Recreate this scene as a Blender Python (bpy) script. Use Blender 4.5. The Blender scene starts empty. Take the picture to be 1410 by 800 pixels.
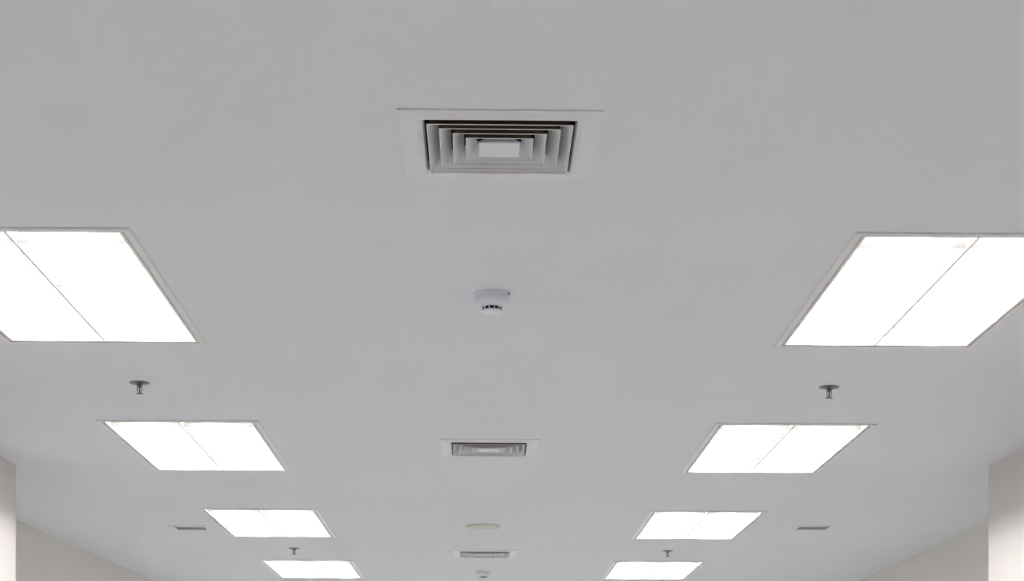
import bpy, bmesh, math, random
from mathutils import Matrix, Vector

# ------------------------------------------------------------------ scene, camera, world, exposure
scene = bpy.context.scene
col = scene.collection
CEIL = 2.80          # ceiling height
EYE = 1.535          # camera height
EXPOSURE = 0.0
TUBE_STRENGTH = 121.0

cam_data = bpy.data.cameras.new('camera')
cam_data.sensor_fit = 'HORIZONTAL'
cam_data.sensor_width = 36.0
cam_data.lens = 62.357
cam_data.shift_y = 0.45129        # level camera with a rising front: uprights stay upright
cam_data.clip_start = 0.05
cam_data.clip_end = 100
cam = bpy.data.objects.new('camera', cam_data)
col.objects.link(cam)
right = Vector((0.99984763, -0.01725553, 0.00263729))
up = Vector((-0.00263690, 0.00004551, 0.99999652))
fwd = Vector((0.01725559, 0.99985111, 0.0))
cam.matrix_world = Matrix(((right.x, up.x, -fwd.x, 0.0),
                           (right.y, up.y, -fwd.y, 0.0),
                           (right.z, up.z, -fwd.z, EYE),
                           (0, 0, 0, 1)))
scene.camera = cam

world = bpy.data.worlds.new('world')
scene.world = world
world.use_nodes = True
world.node_tree.nodes['Background'].inputs['Color'].default_value = (1.0, 0.97, 0.90, 1)
world.node_tree.nodes['Background'].inputs['Strength'].default_value = 2.0

vs = scene.view_settings
vs.view_transform = 'Standard'
vs.look = 'None'
vs.exposure = EXPOSURE
vs.gamma = 1.0
vs.use_curve_mapping = False
cy = scene.cycles
cy.max_bounces = 14
cy.diffuse_bounces = 10
cy.glossy_bounces = 4
cy.use_denoising = True
cy.denoiser = 'OPENIMAGEDENOISE'
cy.caustics_reflective = False
cy.caustics_refractive = False

# ------------------------------------------------------------------ materials
def mat(name, color, rough=0.6, metal=0.0, var=0.03, scale=6.0, bump=0.0, bump_scale=300.0, spec=0.4):
    m = bpy.data.materials.new(name)
    m.use_nodes = True
    nt = m.node_tree
    b = nt.nodes['Principled BSDF']
    b.inputs['Roughness'].default_value = rough
    b.inputs['Metallic'].default_value = metal
    b.inputs['Specular IOR Level'].default_value = spec
    tc = nt.nodes.new('ShaderNodeTexCoord')
    n = nt.nodes.new('ShaderNodeTexNoise')
    n.inputs['Scale'].default_value = scale
    n.inputs['Detail'].default_value = 3
    nt.links.new(tc.outputs['Object'], n.inputs['Vector'])
    r = nt.nodes.new('ShaderNodeValToRGB')
    r.color_ramp.elements[0].position = 0.3
    r.color_ramp.elements[1].position = 0.7
    r.color_ramp.elements[0].color = tuple(c * (1 - var) for c in color) + (1,)
    r.color_ramp.elements[1].color = tuple(min(1, c * (1 + var)) for c in color) + (1,)
    nt.links.new(n.outputs['Fac'], r.inputs['Fac'])
    nt.links.new(r.outputs['Color'], b.inputs['Base Color'])
    if bump > 0:
        n2 = nt.nodes.new('ShaderNodeTexNoise')
        n2.inputs['Scale'].default_value = bump_scale
        nt.links.new(tc.outputs['Object'], n2.inputs['Vector'])
        bp = nt.nodes.new('ShaderNodeBump')
        bp.inputs['Strength'].default_value = bump
        bp.inputs['Distance'].default_value = 0.001
        nt.links.new(n2.outputs['Fac'], bp.inputs['Height'])
        nt.links.new(bp.outputs['Normal'], b.inputs['Normal'])
    return m

def emit(name, color, strength):
    m = bpy.data.materials.new(name)
    m.use_nodes = True
    nt = m.node_tree
    nt.nodes.clear()
    o = nt.nodes.new('ShaderNodeOutputMaterial')
    e = nt.nodes.new('ShaderNodeEmission')
    e.inputs['Color'].default_value = tuple(color) + (1,)
    e.inputs['Strength'].default_value = strength
    nt.links.new(e.outputs['Emission'], o.inputs['Surface'])
    return m

M = {
    'ceiling': mat('ceiling paint', (0.752, 0.767, 0.806), 0.9, var=0.008, scale=1.5, bump=0.05, spec=0.1),
    'wall': mat('warm grey wall paint', (0.70, 0.685, 0.655), 0.85, var=0.012, scale=2.0, bump=0.08, spec=0.1),
    'wall_near': mat('pale pink-white wall paint', (0.62, 0.588, 0.578), 0.85, var=0.012, scale=2.0, bump=0.08, spec=0.1),
    'floor': mat('floor vinyl', (0.47, 0.475, 0.485), 0.6, var=0.05, scale=3.0, spec=0.2),
    'trim': mat('fixture enamel', (0.76, 0.76, 0.75), 0.45, var=0.01),
    'housing': mat('white reflector enamel', (0.86, 0.86, 0.85), 0.5, var=0.01),
    'blade': mat('satin louver aluminium', (0.25, 0.245, 0.238), 0.5, var=0.01),
    'rail': mat('white louver rail enamel', (0.74, 0.735, 0.725), 0.5, var=0.01),
    'tube': emit('fluorescent tube glow', (1.0, 0.985, 0.96), TUBE_STRENGTH),
    'tube_cap': mat('tube cap aluminium', (0.7, 0.7, 0.7), 0.35, 1.0),
    'vent': mat('diffuser white enamel', (0.745, 0.75, 0.765), 0.5, var=0.015, scale=20),
    'dust_shade': mat('brown duct dust on enamel', (0.10, 0.08, 0.05), 0.9, var=0.2, scale=30, spec=0.1),
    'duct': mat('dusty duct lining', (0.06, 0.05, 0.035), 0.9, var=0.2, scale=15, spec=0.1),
    'plastic': mat('white detector plastic', (0.74, 0.74, 0.80), 0.4, var=0.01),
    'slot': mat('black detector mesh', (0.008, 0.008, 0.012), 0.7, var=0.1),
    'led': mat('dark indicator lens', (0.05, 0.05, 0.055), 0.25),
    'cream': mat('aged cream plastic', (0.63, 0.62, 0.57), 0.6, var=0.02),
    'chrome': mat('dull chrome', (0.20, 0.20, 0.195), 0.32, 1.0, var=0.05, scale=40),
    'brass': mat('sprinkler frame metal', (0.20, 0.20, 0.175), 0.4, 1.0, var=0.05, scale=40),
    'bulb': mat('sprinkler bulb glass', (0.16, 0.14, 0.12), 0.15),
    'neck': mat('grey vent neck', (0.42, 0.42, 0.405), 0.7),
    'grille': mat('small grille enamel', (0.72, 0.72, 0.71), 0.55, var=0.02, scale=20),
}

def clear_glass(name):
    m = bpy.data.materials.new(name)
    m.use_nodes = True
    nt = m.node_tree
    nt.nodes.clear()
    o = nt.nodes.new('ShaderNodeOutputMaterial')
    mix = nt.nodes.new('ShaderNodeMixShader')
    fr = nt.nodes.new('ShaderNodeFresnel')
    tr = nt.nodes.new('ShaderNodeBsdfTransparent')
    gl = nt.nodes.new('ShaderNodeBsdfGlossy')
    gl.inputs['Roughness'].default_value = 0.02
    nt.links.new(fr.outputs['Fac'], mix.inputs['Fac'])
    nt.links.new(tr.outputs['BSDF'], mix.inputs[1])
    nt.links.new(gl.outputs['BSDF'], mix.inputs[2])
    nt.links.new(mix.outputs['Shader'], o.inputs['Surface'])
    return m

M['pane'] = clear_glass('window glass')

# ------------------------------------------------------------------ mesh helpers
def mesh_obj(name, mesh, material, parent=None, loc=None):
    o = bpy.data.objects.new(name, mesh)
    if material and not mesh.materials:
        mesh.materials.append(material)
    col.objects.link(o)
    if parent:
        o.parent = parent
    if loc:
        o.location = loc
    return o

def to_mesh(name, bm, smooth=None):
    bmesh.ops.recalc_face_normals(bm, faces=bm.faces)
    me = bpy.data.meshes.new(name)
    bm.to_mesh(me)
    bm.free()
    if smooth is not None:
        for p in me.polygons:
            p.use_smooth = True
        me.set_sharp_from_angle(angle=math.radians(smooth))
    return me

def add_box(bm, lo, hi):
    v = [bm.verts.new((x, y, z)) for z in (lo[2], hi[2]) for y in (lo[1], hi[1]) for x in (lo[0], hi[0])]
    for f in ((0, 2, 3, 1), (4, 5, 7, 6), (0, 1, 5, 4), (2, 6, 7, 3), (0, 4, 6, 2), (1, 3, 7, 5)):
        bm.faces.new([v[i] for i in f])

def add_ring(bm, hx, hy, profile, closed=True):
    """Sweep a profile [(offset, z)] round a rectangle of half size hx, hy with mitred corners."""
    rows = []
    for o, z in profile:
        rows.append([bm.verts.new((sx * (hx + o), sy * (hy + o), z)) for sx, sy in ((-1, -1), (1, -1), (1, 1), (-1, 1))])
    n = len(rows)
    for i in range(n if closed else n - 1):
        a, b = rows[i], rows[(i + 1) % n]
        for k in range(4):
            bm.faces.new((a[k], a[(k + 1) % 4], b[(k + 1) % 4], b[k]))
    return rows

def add_lathe(bm, prof, seg=40, c=(0, 0)):
    """Revolve [(r, z)] about the vertical; r == 0 closes to a point."""
    rows = []
    for r, z in prof:
        if r < 1e-6:
            rows.append([bm.verts.new((c[0], c[1], z))])
        else:
            rows.append([bm.verts.new((c[0] + r * math.cos(2 * math.pi * k / seg), c[1] + r * math.sin(2 * math.pi * k / seg), z)) for k in range(seg)])
    for a, b in zip(rows[:-1], rows[1:]):
        for k in range(seg):
            k2 = (k + 1) % seg
            if len(a) == 1 and len(b) == 1:
                continue
            if len(a) == 1:
                bm.faces.new((a[0], b[k], b[k2]))
            elif len(b) == 1:
                bm.faces.new((a[k], a[k2], b[0]))
            else:
                bm.faces.new((a[k], a[k2], b[k2], b[k]))

def add_prism_x(bm, prof, x0, x1):
    """Extrude a closed (y, z) outline along x."""
    a = [bm.verts.new((x0, y, z)) for y, z in prof]
    b = [bm.verts.new((x1, y, z)) for y, z in prof]
    bm.faces.new(a)
    bm.faces.new(list(reversed(b)))
    n = len(prof)
    for i in range(n):
        bm.faces.new((a[i], a[(i + 1) % n], b[(i + 1) % n], b[i]))

def add_prism_y(bm, prof, y0, y1):
    a = [bm.verts.new((x, y0, z)) for x, z in prof]
    b = [bm.verts.new((x, y1, z)) for x, z in prof]
    bm.faces.new(a)
    bm.faces.new(list(reversed(b)))
    n = len(prof)
    for i in range(n):
        bm.faces.new((a[i], a[(i + 1) % n], b[(i + 1) % n], b[i]))

def thing(name, label, cat, loc, group=None):
    o = bpy.data.objects.new(name, None)
    o.empty_display_size = 0.1
    col.objects.link(o)
    o.location = loc
    o['label'] = label
    o['category'] = cat
    if group:
        o['group'] = group
    return o

def copy_tree(src, parent=None):
    c = src.copy()
    col.objects.link(c)
    c.parent = parent
    for ch in src.children:
        copy_tree(ch, c)
    return c

def place_all(proto, spots, group):
    """spots: [(x, y, label)]; the first spot moves the prototype, the others are copies."""
    out = []
    for i, (x, y, label) in enumerate(spots):
        o = proto if i == 0 else copy_tree(proto)
        out.append((o, x, y, label))
    for o, x, y, label in out:
        o.location = (x, y, CEIL)
        o['label'] = label
        o['group'] = group

# ------------------------------------------------------------------ layout (metres)
LX, LY = 0.280, 0.5735                       # half size of a light's louver opening
LIGHTS = [
    (-1.163, 4.902, 'largest louvred ceiling light at the left, cut off by the picture edge'),
    (-1.165, 7.393, 'left louvred ceiling light just beyond the near left sprinkler'),
    (-1.165, 9.844, 'left louvred ceiling light beside the left recessed vent, third in its row'),
    (-1.161, 12.295, 'left louvred ceiling light at the bottom edge, beyond the far left sprinkler'),
    (1.215, 4.890, 'largest louvred ceiling light at the right, cut off by the picture edge'),
    (1.204, 7.381, 'right louvred ceiling light just beyond the near right sprinkler'),
    (1.189, 9.847, 'right louvred ceiling light beside the right recessed vent, third in its row'),
    (1.177, 12.275, 'right louvred ceiling light at the bottom edge, beyond the far right sprinkler'),
]
UNSEEN = [(sx * 1.18, y, '%s louvred ceiling light %s' % (side, where))
          for sx, side in ((-1, 'left'), (1, 'right'))
          for y, where in ((-0.16, 'behind the viewpoint, out of the picture'),
                           (2.33, 'overhead, just before the picture begins'),
                           (14.75, 'beyond the last one seen, below the picture edge'))]
VENTS = [
    (0.034, 3.692, 'large square four-way air diffuser nearest the top of the picture'),
    (0.028, 7.365, 'square four-way air diffuser midway along the ceiling, between the light rows'),
    (0.018, 11.274, 'smallest square air diffuser, just above the far smoke detector'),
]
VENT_HOLE = 0.1535
GRILLES = [
    (-1.648, 10.050, 'small square recessed vent near the left wall'),
    (1.857, 9.910, 'small square recessed vent near the right wall'),
]
GRILLE_HOLE = 0.086

Y0, Y1 = -4.6, 16.6
LEFT_NEAR, LEFT_END = -2.063, 7.888
RIGHT_NEAR, RIGHT_END = 2.225, 7.754

# ------------------------------------------------------------------ structure
def structure(name, mesh, material):
    o = mesh_obj(name, mesh, material)
    o['kind'] = 'structure'
    return o

def ceiling_mesh():
    holes = []
    for x, y, _ in LIGHTS + UNSEEN:
        holes.append((x - LX - 0.0123, x + LX + 0.0123, y - LY - 0.0123, y + LY + 0.0123))
    for x, y, _ in VENTS:
        holes.append((x - VENT_HOLE, x + VENT_HOLE, y - VENT_HOLE, y + VENT_HOLE))
    for x, y, _ in GRILLES:
        holes.append((x - GRILLE_HOLE, x + GRILLE_HOLE, y - GRILLE_HOLE, y + GRILLE_HOLE))
    xs = sorted(set([-2.95, 2.95] + [round(h[i], 5) for h in holes for i in (0, 1)]))
    ys = sorted(set([Y0 - 0.15, Y1 + 0.15] + [round(h[i], 5) for h in holes for i in (2, 3)]))
    bm = bmesh.new()
    T = 0.013
    def grid(z):
        return {(i, j): bm.verts.new((x, y, z)) for i, x in enumerate(xs) for j, y in enumerate(ys)}
    lo, hi = grid(CEIL), grid(CEIL + T)
    solid = {}
    for i in range(len(xs) - 1):
        for j in range(len(ys) - 1):
            cx, cyy = (xs[i] + xs[i + 1]) / 2, (ys[j] + ys[j + 1]) / 2
            solid[i, j] = not any(h[0] < cx < h[1] and h[2] < cyy < h[3] for h in holes)
    for (i, j), s in solid.items():
        if not s:
            continue
        q = ((i, j), (i + 1, j), (i + 1, j + 1), (i, j + 1))
        bm.faces.new([lo[k] for k in reversed(q)])
        bm.faces.new([hi[k] for k in q])
        for a, b, nb in ((q[0], q[1], (i, j - 1)), (q[1], q[2], (i + 1, j)), (q[2], q[3], (i, j + 1)), (q[3], q[0], (i - 1, j))):
            if not solid.get(nb, False):
                bm.faces.new((lo[a], lo[b], hi[b], hi[a]))
    for v in [v for v in bm.verts if not v.link_faces]:
        bm.verts.remove(v)
    return to_mesh('ceiling', bm)

structure('ceiling', ceiling_mesh(), M['ceiling'])

def box_structure(name, lo, hi, material):
    bm = bmesh.new()
    add_box(bm, lo, hi)
    return structure(name, to_mesh(name, bm), material)

def plan_wall(name, plan, material):
    """Vertical prism from a floor plan outline."""
    bm = bmesh.new()
    a = [bm.verts.new((x, y, 0)) for x, y in plan]
    b = [bm.verts.new((x, y, CEIL)) for x, y in plan]
    bm.faces.new(a)
    bm.faces.new(list(reversed(b)))
    n = len(plan)
    for i in range(n):
        bm.faces.new((a[i], a[(i + 1) % n], b[(i + 1) % n], b[i]))
    return structure(name, to_mesh(name, bm), material)

box_structure('floor', (-2.95, Y0 - 0.15, -0.1), (2.95, Y1 + 0.15, 0), M['floor'])
plan_wall('wall_left', [(-2.618, LEFT_END), (-2.289, Y1), (-2.95, Y1), (-2.95, LEFT_END)], M['wall'])
plan_wall('wall_right', [(2.731, RIGHT_END), (2.791, Y1), (2.95, Y1), (2.95, RIGHT_END)], M['wall'])
plan_wall('wall_left_near', [(LEFT_NEAR, Y0), (LEFT_NEAR, LEFT_END), (-2.95, LEFT_END), (-2.95, Y0)], M['wall_near'])
plan_wall('wall_right_near', [(RIGHT_NEAR, Y0), (RIGHT_NEAR, RIGHT_END), (2.95, RIGHT_END), (2.95, Y0)], M['wall_near'])
def ring_wall(name, y, x0, x1, z0, z1, material):
    """End wall with an opening for the added window."""
    bm = bmesh.new()
    for lo, hi in (((-2.95, z), (2.95, zz)) for z, zz in ((0.0, z0), (z1, CEIL))):
        add_box(bm, (lo[0], y, lo[1]), (hi[0], y + 0.15, hi[1]))
    add_box(bm, (-2.95, y, z0), (x0, y + 0.15, z1))
    add_box(bm, (x1, y, z0), (2.95, y + 0.15, z1))
    return structure(name, to_mesh(name, bm), material)

WX0, WX1, WZ0, WZ1 = -2.0, 2.0, 0.25, 2.35
ring_wall('wall_back', Y1, WX0, WX1, WZ0, WZ1, M['wall'])
bm = bmesh.new()
for a, b in (((WX0, WZ0), (WX1, WZ0 + 0.05)), ((WX0, WZ1 - 0.05), (WX1, WZ1)), ((WX0, WZ0 + 0.05), (WX0 + 0.05, WZ1 - 0.05)),
             ((WX1 - 0.05, WZ0 + 0.05), (WX1, WZ1 - 0.05)), ((-0.025, WZ0 + 0.05), (0.025, WZ1 - 0.05))):
    add_box(bm, (a[0], Y1 + 0.05, a[1]), (b[0], Y1 + 0.10, b[1]))
win = structure('added_window_1', to_mesh('added_window_1', bm), M['trim'])  # unseen window, added so daylight brightens the far ceiling
for x0, x1 in ((WX0 + 0.05, -0.025), (0.025, WX1 - 0.05)):
    bm = bmesh.new()
    add_box(bm, (x0, Y1 + 0.072, WZ0 + 0.05), (x1, Y1 + 0.078, WZ1 - 0.05))
    mesh_obj('pane', to_mesh('pane', bm), M['pane'], win)
box_structure('wall_front', (-2.95, Y0 - 0.15, 0), (2.95, Y0, CEIL), M['wall'])

# ------------------------------------------------------------------ louvred fluorescent lights
N_CELL = 11
CELL = 2 * LY / N_CELL

def make_light():
    root = thing('ceiling_light', '', 'ceiling light', (0, 0, CEIL))
    bm = bmesh.new()                                            # lip resting against the ceiling
    add_ring(bm, LX, LY, [(0.0295, -0.0008), (0.0300, -0.0025), (0.0280, -0.0050), (0.0140, -0.0058), (0.0115, -0.0048), (0.0115, 0.012), (0.0122, 0.012), (0.0122, 0.0), (0.0280, 0.0)])
    mesh_obj('trim_frame', to_mesh('trim_frame', bm), M['trim'], root)
    bm = bmesh.new()                                            # closed tray above the ceiling
    hx, hy, zt = LX + 0.0115, LY + 0.0115, 0.100
    rows = add_ring(bm, hx, hy, [(0, 0.010), (0, zt - 0.02), (-0.02, zt)], closed=False)
    bm.faces.new(rows[-1])
    rows = add_ring(bm, hx, hy, [(0.0008, 0.010), (0.0008, zt - 0.02), (-0.0195, zt + 0.001)], closed=False)
    bm.faces.new(rows[-1])
    mesh_obj('housing', to_mesh('housing', bm), M['housing'], root)
    bm = bmesh.new()                                            # louver side walls
    add_ring(bm, LX, LY, [(0.0065, -0.0030), (0.0065, 0.038), (-0.006, 0.038), (-0.0005, 0.0), (0.0, -0.0030)])
    mesh_obj('louver_frame', to_mesh('louver_frame', bm), M['rail'], root)
    bm = bmesh.new()                                            # rail between the two lamps
    add_prism_y(bm, [(-0.003, -0.001), (0.003, -0.001), (0.011, 0.038), (-0.011, 0.038)], -LY, LY)
    mesh_obj('centre_rail', to_mesh('centre_rail', bm), M['rail'], root)
    bm = bmesh.new()
    add_prism_x(bm, [(-0.0011, 0.0), (0.0011, 0.0), (0.0025, 0.016), (0.0055, 0.036), (-0.0055, 0.036), (-0.0025, 0.016)], -0.1365, 0.1365)
    blade = to_mesh('louver_blade', bm)
    for sx in (-1, 1):
        for k in range(1, N_CELL):
            mesh_obj('louver_blade', blade, M['blade'], root, (sx * 0.1405, -LY + k * CELL, 0.0))
    for sx in (-1, 1):
        bm = bmesh.new()
        seg = 10
        ring = [[bm.verts.new((0.013 * math.cos(2 * math.pi * k / seg), y, 0.013 * math.sin(2 * math.pi * k / seg))) for k in range(seg)] for y in (-0.562, 0.562)]
        for k in range(seg):
            bm.faces.new((ring[0][k], ring[0][(k + 1) % seg], ring[1][(k + 1) % seg], ring[1][k]))
        bm.faces.new(ring[0])
        bm.faces.new(list(reversed(ring[1])))
        t = mesh_obj('fluorescent_tube', to_mesh('fluorescent_tube', bm, 40), M['tube'], root, (sx * 0.14, 0, 0.054))
        for sy in (-1, 1):
            bm = bmesh.new()
            add_prism_y(bm, [(0.0133 * math.cos(2 * math.pi * k / 12), 0.0133 * math.sin(2 * math.pi * k / 12)) for k in range(12)], min(sy * 0.562, sy * 0.578), max(sy * 0.562, sy * 0.578))
            mesh_obj('tube_cap', to_mesh('tube_cap', bm, 40), M['tube_cap'], t)
    return root

light = make_light()
place_all(light, LIGHTS + UNSEEN, 'louvred fluorescent ceiling lights in two rows')

# ------------------------------------------------------------------ square air diffusers
def make_vent():
    root = thing('air_diffuser', '', 'air vent', (0, 0, CEIL))
    root.scale = (1.02, 1.02, 1.0)
    bm = bmesh.new()
    add_ring(bm, 0, 0, [(0.198, 0.0), (0.200, -0.001), (0.1995, -0.0030), (0.192, -0.0032), (0.168, -0.0075), (0.164, -0.0078), (0.1525, -0.0045), (0.1512, -0.003), (0.1505, 0.016), (0.1495, 0.016), (0.1495, 0.0)])
    mesh_obj('frame', to_mesh('frame', bm), M['vent'], root)
    for b in (0.1445, 0.1205, 0.0940, 0.0680):
        bm = bmesh.new()
        w = 0.0212
        add_ring(bm, 0, 0, [(b, -0.0110), (b, -0.0096), (b - w, 0.0165), (b - w, 0.024), (b - w - 0.0010, 0.024), (b - w - 0.0010, 0.0160), (b - 0.0014, -0.0085), (b - 0.0014, -0.0110)])
        for f in bm.faces:                                      # dusty brown with the gap's shade put into the colour, on upward faces
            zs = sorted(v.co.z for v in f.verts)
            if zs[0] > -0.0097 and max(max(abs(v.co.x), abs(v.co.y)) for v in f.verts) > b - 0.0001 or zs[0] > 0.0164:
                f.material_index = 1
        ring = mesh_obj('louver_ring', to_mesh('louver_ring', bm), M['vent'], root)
        ring.data.materials.append(M['dust_shade'])
    bm = bmesh.new()
    rows = add_ring(bm, 0, 0, [(0.018, 0.014), (0.0405, -0.0075), (0.0415, -0.0085), (0.0415, -0.0110), (0.040, -0.0115)], closed=False)
    bm.faces.new(rows[-1])
    bm.faces.new(rows[0])
    mesh_obj('centre_panel', to_mesh('centre_panel', bm), M['vent'], root)
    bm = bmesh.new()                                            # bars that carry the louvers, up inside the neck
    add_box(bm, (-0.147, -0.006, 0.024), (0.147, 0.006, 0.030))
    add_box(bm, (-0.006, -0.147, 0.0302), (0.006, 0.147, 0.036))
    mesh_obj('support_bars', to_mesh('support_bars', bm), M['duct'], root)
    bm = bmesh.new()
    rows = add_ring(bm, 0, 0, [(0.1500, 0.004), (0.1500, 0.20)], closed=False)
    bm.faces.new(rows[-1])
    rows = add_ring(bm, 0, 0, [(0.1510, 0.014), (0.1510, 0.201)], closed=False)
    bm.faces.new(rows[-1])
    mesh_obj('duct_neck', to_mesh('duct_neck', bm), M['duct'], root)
    return root

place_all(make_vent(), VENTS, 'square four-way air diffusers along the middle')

# ------------------------------------------------------------------ smoke detectors
def make_detector():
    root = thing('smoke_detector', '', 'smoke detector', (0, 0, CEIL))
    bm = bmesh.new()
    add_lathe(bm, [(0.0, 0.0), (0.0485, 0.0), (0.0505, -0.001), (0.0505, -0.011), (0.0495, -0.012), (0.0, -0.012)], 48)
    mesh_obj('mounting_base', to_mesh('mounting_base', bm, 35), M['plastic'], root)
    bm = bmesh.new()
    add_lathe(bm, [(0.0, -0.012), (0.0492, -0.012), (0.0500, -0.0135), (0.0500, -0.025), (0.0480, -0.0285), (0.0400, -0.0325), (0.0315, -0.0355), (0.0290, -0.0370), (0.0, -0.0370)], 48)
    head = mesh_obj('sensor_head', to_mesh('sensor_head', bm, 35), M['plastic'], root)
    bm = bmesh.new()
    add_lathe(bm, [(0.0, -0.0368), (0.0262, -0.0368), (0.0262, -0.0455), (0.0, -0.0455)], 40)
    mesh_obj('insect_mesh', to_mesh('insect_mesh', bm, 35), M['slot'], root)
    bm = bmesh.new()
    add_box(bm, (-0.0014, 0.0255, -0.0455), (0.0014, 0.0290, -0.0365))
    rib = to_mesh('rib', bm)
    for k in range(12):
        r = mesh_obj('rib', rib, M['plastic'], root)
        r.rotation_euler = (0, 0, 2 * math.pi * (k + 0.45) / 12)
    bm = bmesh.new()
    add_lathe(bm, [(0.0, -0.0453), (0.0285, -0.0453), (0.0295, -0.0462), (0.0290, -0.0485), (0.0250, -0.0505), (0.0, -0.0510)], 40)
    mesh_obj('cap', to_mesh('cap', bm, 35), M['plastic'], root)
    bm = bmesh.new()
    add_box(bm, (-0.0025, -0.0018, -0.0045), (0.0025, 0.0018, 0.0))
    led = mesh_obj('indicator', to_mesh('indicator', bm), M['led'], root, (0.0450, -0.0225, -0.0025))
    led.rotation_euler = (0, 0, math.radians(63))
    led['label'] = 'small dark indicator window'
    bm = bmesh.new()
    add_lathe(bm, [(0.0, 0.0), (0.0014, 0.0), (0.0014, 0.003), (0.0, 0.003)], 10)
    s = mesh_obj('test_hole', to_mesh('test_hole', bm), M['led'], root, (-0.0215, -0.0442, -0.022))
    s.rotation_euler = (math.radians(-90), 0, math.radians(-26))
    return root

place_all(make_detector(), [
    (0.026, 4.894, 'white round smoke detector hanging alone in the middle of the ceiling'),
    (0.010, 12.398, 'tiny far smoke detector at the bottom edge of the picture'),
], 'smoke detectors along the middle')

# ------------------------------------------------------------------ round cover
root = thing('speaker_cover', 'flat round cream cover between the two far air diffusers', 'speaker', (0.007, 9.897, CEIL))
bm = bmesh.new()
add_lathe(bm, [(0.0, 0.0), (0.094, 0.0), (0.0965, -0.003), (0.0955, -0.008), (0.0900, -0.0100), (0.0865, -0.0085), (0.0865, -0.004), (0.0, -0.004)], 56)
mesh_obj('rim', to_mesh('rim', bm, 35), M['cream'], root)
bm = bmesh.new()
add_lathe(bm, [(0.0, -0.0125), (0.030, -0.0120), (0.060, -0.0108), (0.080, -0.0092), (0.0860, -0.0078), (0.0860, -0.0050), (0.0, -0.0050)], 56)
mesh_obj('grille_disc', to_mesh('grille_disc', bm, 35), M['cream'], root)

# ------------------------------------------------------------------ sprinklers
def make_sprinkler():
    root = thing('fire_sprinkler', '', 'sprinkler', (0, 0, CEIL))
    bm = bmesh.new()
    add_lathe(bm, [(0.0, 0.0), (0.0345, 0.0), (0.0355, -0.0012), (0.0330, -0.0030), (0.0180, -0.0052), (0.0125, -0.0085), (0.0, -0.0085)], 36)
    mesh_obj('escutcheon', to_mesh('escutcheon', bm, 35), M['chrome'], root)
    bm = bmesh.new()
    add_lathe(bm, [(0.0, -0.0085), (0.0082, -0.0085), (0.0082, -0.0150), (0.0065, -0.0160), (0.0, -0.0160)], 6)
    mesh_obj('body', to_mesh('body', bm), M['brass'], root)
    for s in (-1, 1):
        bm = bmesh.new()
        pts = [(s * 0.0062, -0.0150), (s * 0.0085, -0.0210), (s * 0.0078, -0.0275), (s * 0.0035, -0.0340)]
        for (xa, za), (xb, zb) in zip(pts[:-1], pts[1:]):
            va = [bm.verts.new((xa + dx, dy, za)) for dx, dy in ((-0.0012, -0.002), (0.0012, -0.002), (0.0012, 0.002), (-0.0012, 0.002))]
            vb = [bm.verts.new((xb + dx, dy, zb)) for dx, dy in ((-0.0012, -0.002), (0.0012, -0.002), (0.0012, 0.002), (-0.0012, 0.002))]
            bm.faces.new(va)
            bm.faces.new(list(reversed(vb)))
            for k in range(4):
                bm.faces.new((va[k], va[(k + 1) % 4], vb[(k + 1) % 4], vb[k]))
        mesh_obj('arm', to_mesh('arm', bm), M['brass'], root)
    bm = bmesh.new()
    add_lathe(bm, [(0.0, -0.0155), (0.0022, -0.0165), (0.0028, -0.0220), (0.0028, -0.0280), (0.0018, -0.0330), (0.0, -0.0335)], 14)
    mesh_obj('glass_bulb', to_mesh('glass_bulb', bm, 40), M['bulb'], root)
    bm = bmesh.new()
    add_lathe(bm, [(0.0, -0.0325), (0.0045, -0.0330), (0.0045, -0.0365), (0.0, -0.0365)], 14)
    mesh_obj('boss', to_mesh('boss', bm, 35), M['brass'], root)
    bm = bmesh.new()                                            # toothed deflector plate
    n = 24
    lo, hi = [], []
    for k in range(n * 2):
        r = 0.0125 if (k // 2) % 2 == 0 else 0.0092
        a = 2 * math.pi * k / (n * 2)
        lo.append(bm.verts.new((r * math.cos(a), r * math.sin(a), -0.0385)))
        hi.append(bm.verts.new((r * math.cos(a), r * math.sin(a), -0.0365)))
    bm.faces.new(lo)
    bm.faces.new(list(reversed(hi)))
    for k in range(n * 2):
        bm.faces.new((lo[k], lo[(k + 1) % (2 * n)], hi[(k + 1) % (2 * n)], hi[k]))
    mesh_obj('deflector', to_mesh('deflector', bm), M['brass'], root)
    return root

place_all(make_sprinkler(), [
    (-1.175, 6.103, 'near left metal fire sprinkler between the two nearest left lights'),
    (1.197, 6.104, 'near right metal fire sprinkler between the two nearest right lights'),
    (-1.166, 11.032, 'far left metal fire sprinkler just before the last left light'),
    (1.160, 11.069, 'far right metal fire sprinkler just before the last right light'),
], 'pendent fire sprinklers')

# ------------------------------------------------------------------ small recessed vents
def make_grille():
    root = thing('recessed_vent', '', 'air vent', (0, 0, CEIL))
    bm = bmesh.new()
    add_ring(bm, 0, 0, [(0.115, 0.0), (0.115, -0.0015), (0.111, -0.0028), (0.090, -0.0028), (0.0835, -0.0015), (0.0835, 0.002), (0.0855, 0.002), (0.0855, 0.0)])
    mesh_obj('frame', to_mesh('frame', bm), M['grille'], root)
    bm = bmesh.new()
    rows = add_ring(bm, 0, 0, [(0.0845, 0.002), (0.0845, 0.06), (0.0855, 0.06), (0.0855, 0.002)])
    mesh_obj('neck', to_mesh('neck', bm), M['neck'], root)
    bm = bmesh.new()
    add_box(bm, (-0.0844, -0.0844, 0.013), (0.0844, 0.0844, 0.016))
    mesh_obj('face_plate', to_mesh('face_plate', bm), M['grille'], root)
    return root

place_all(make_grille(), GRILLES, 'small recessed vents beside the walls')
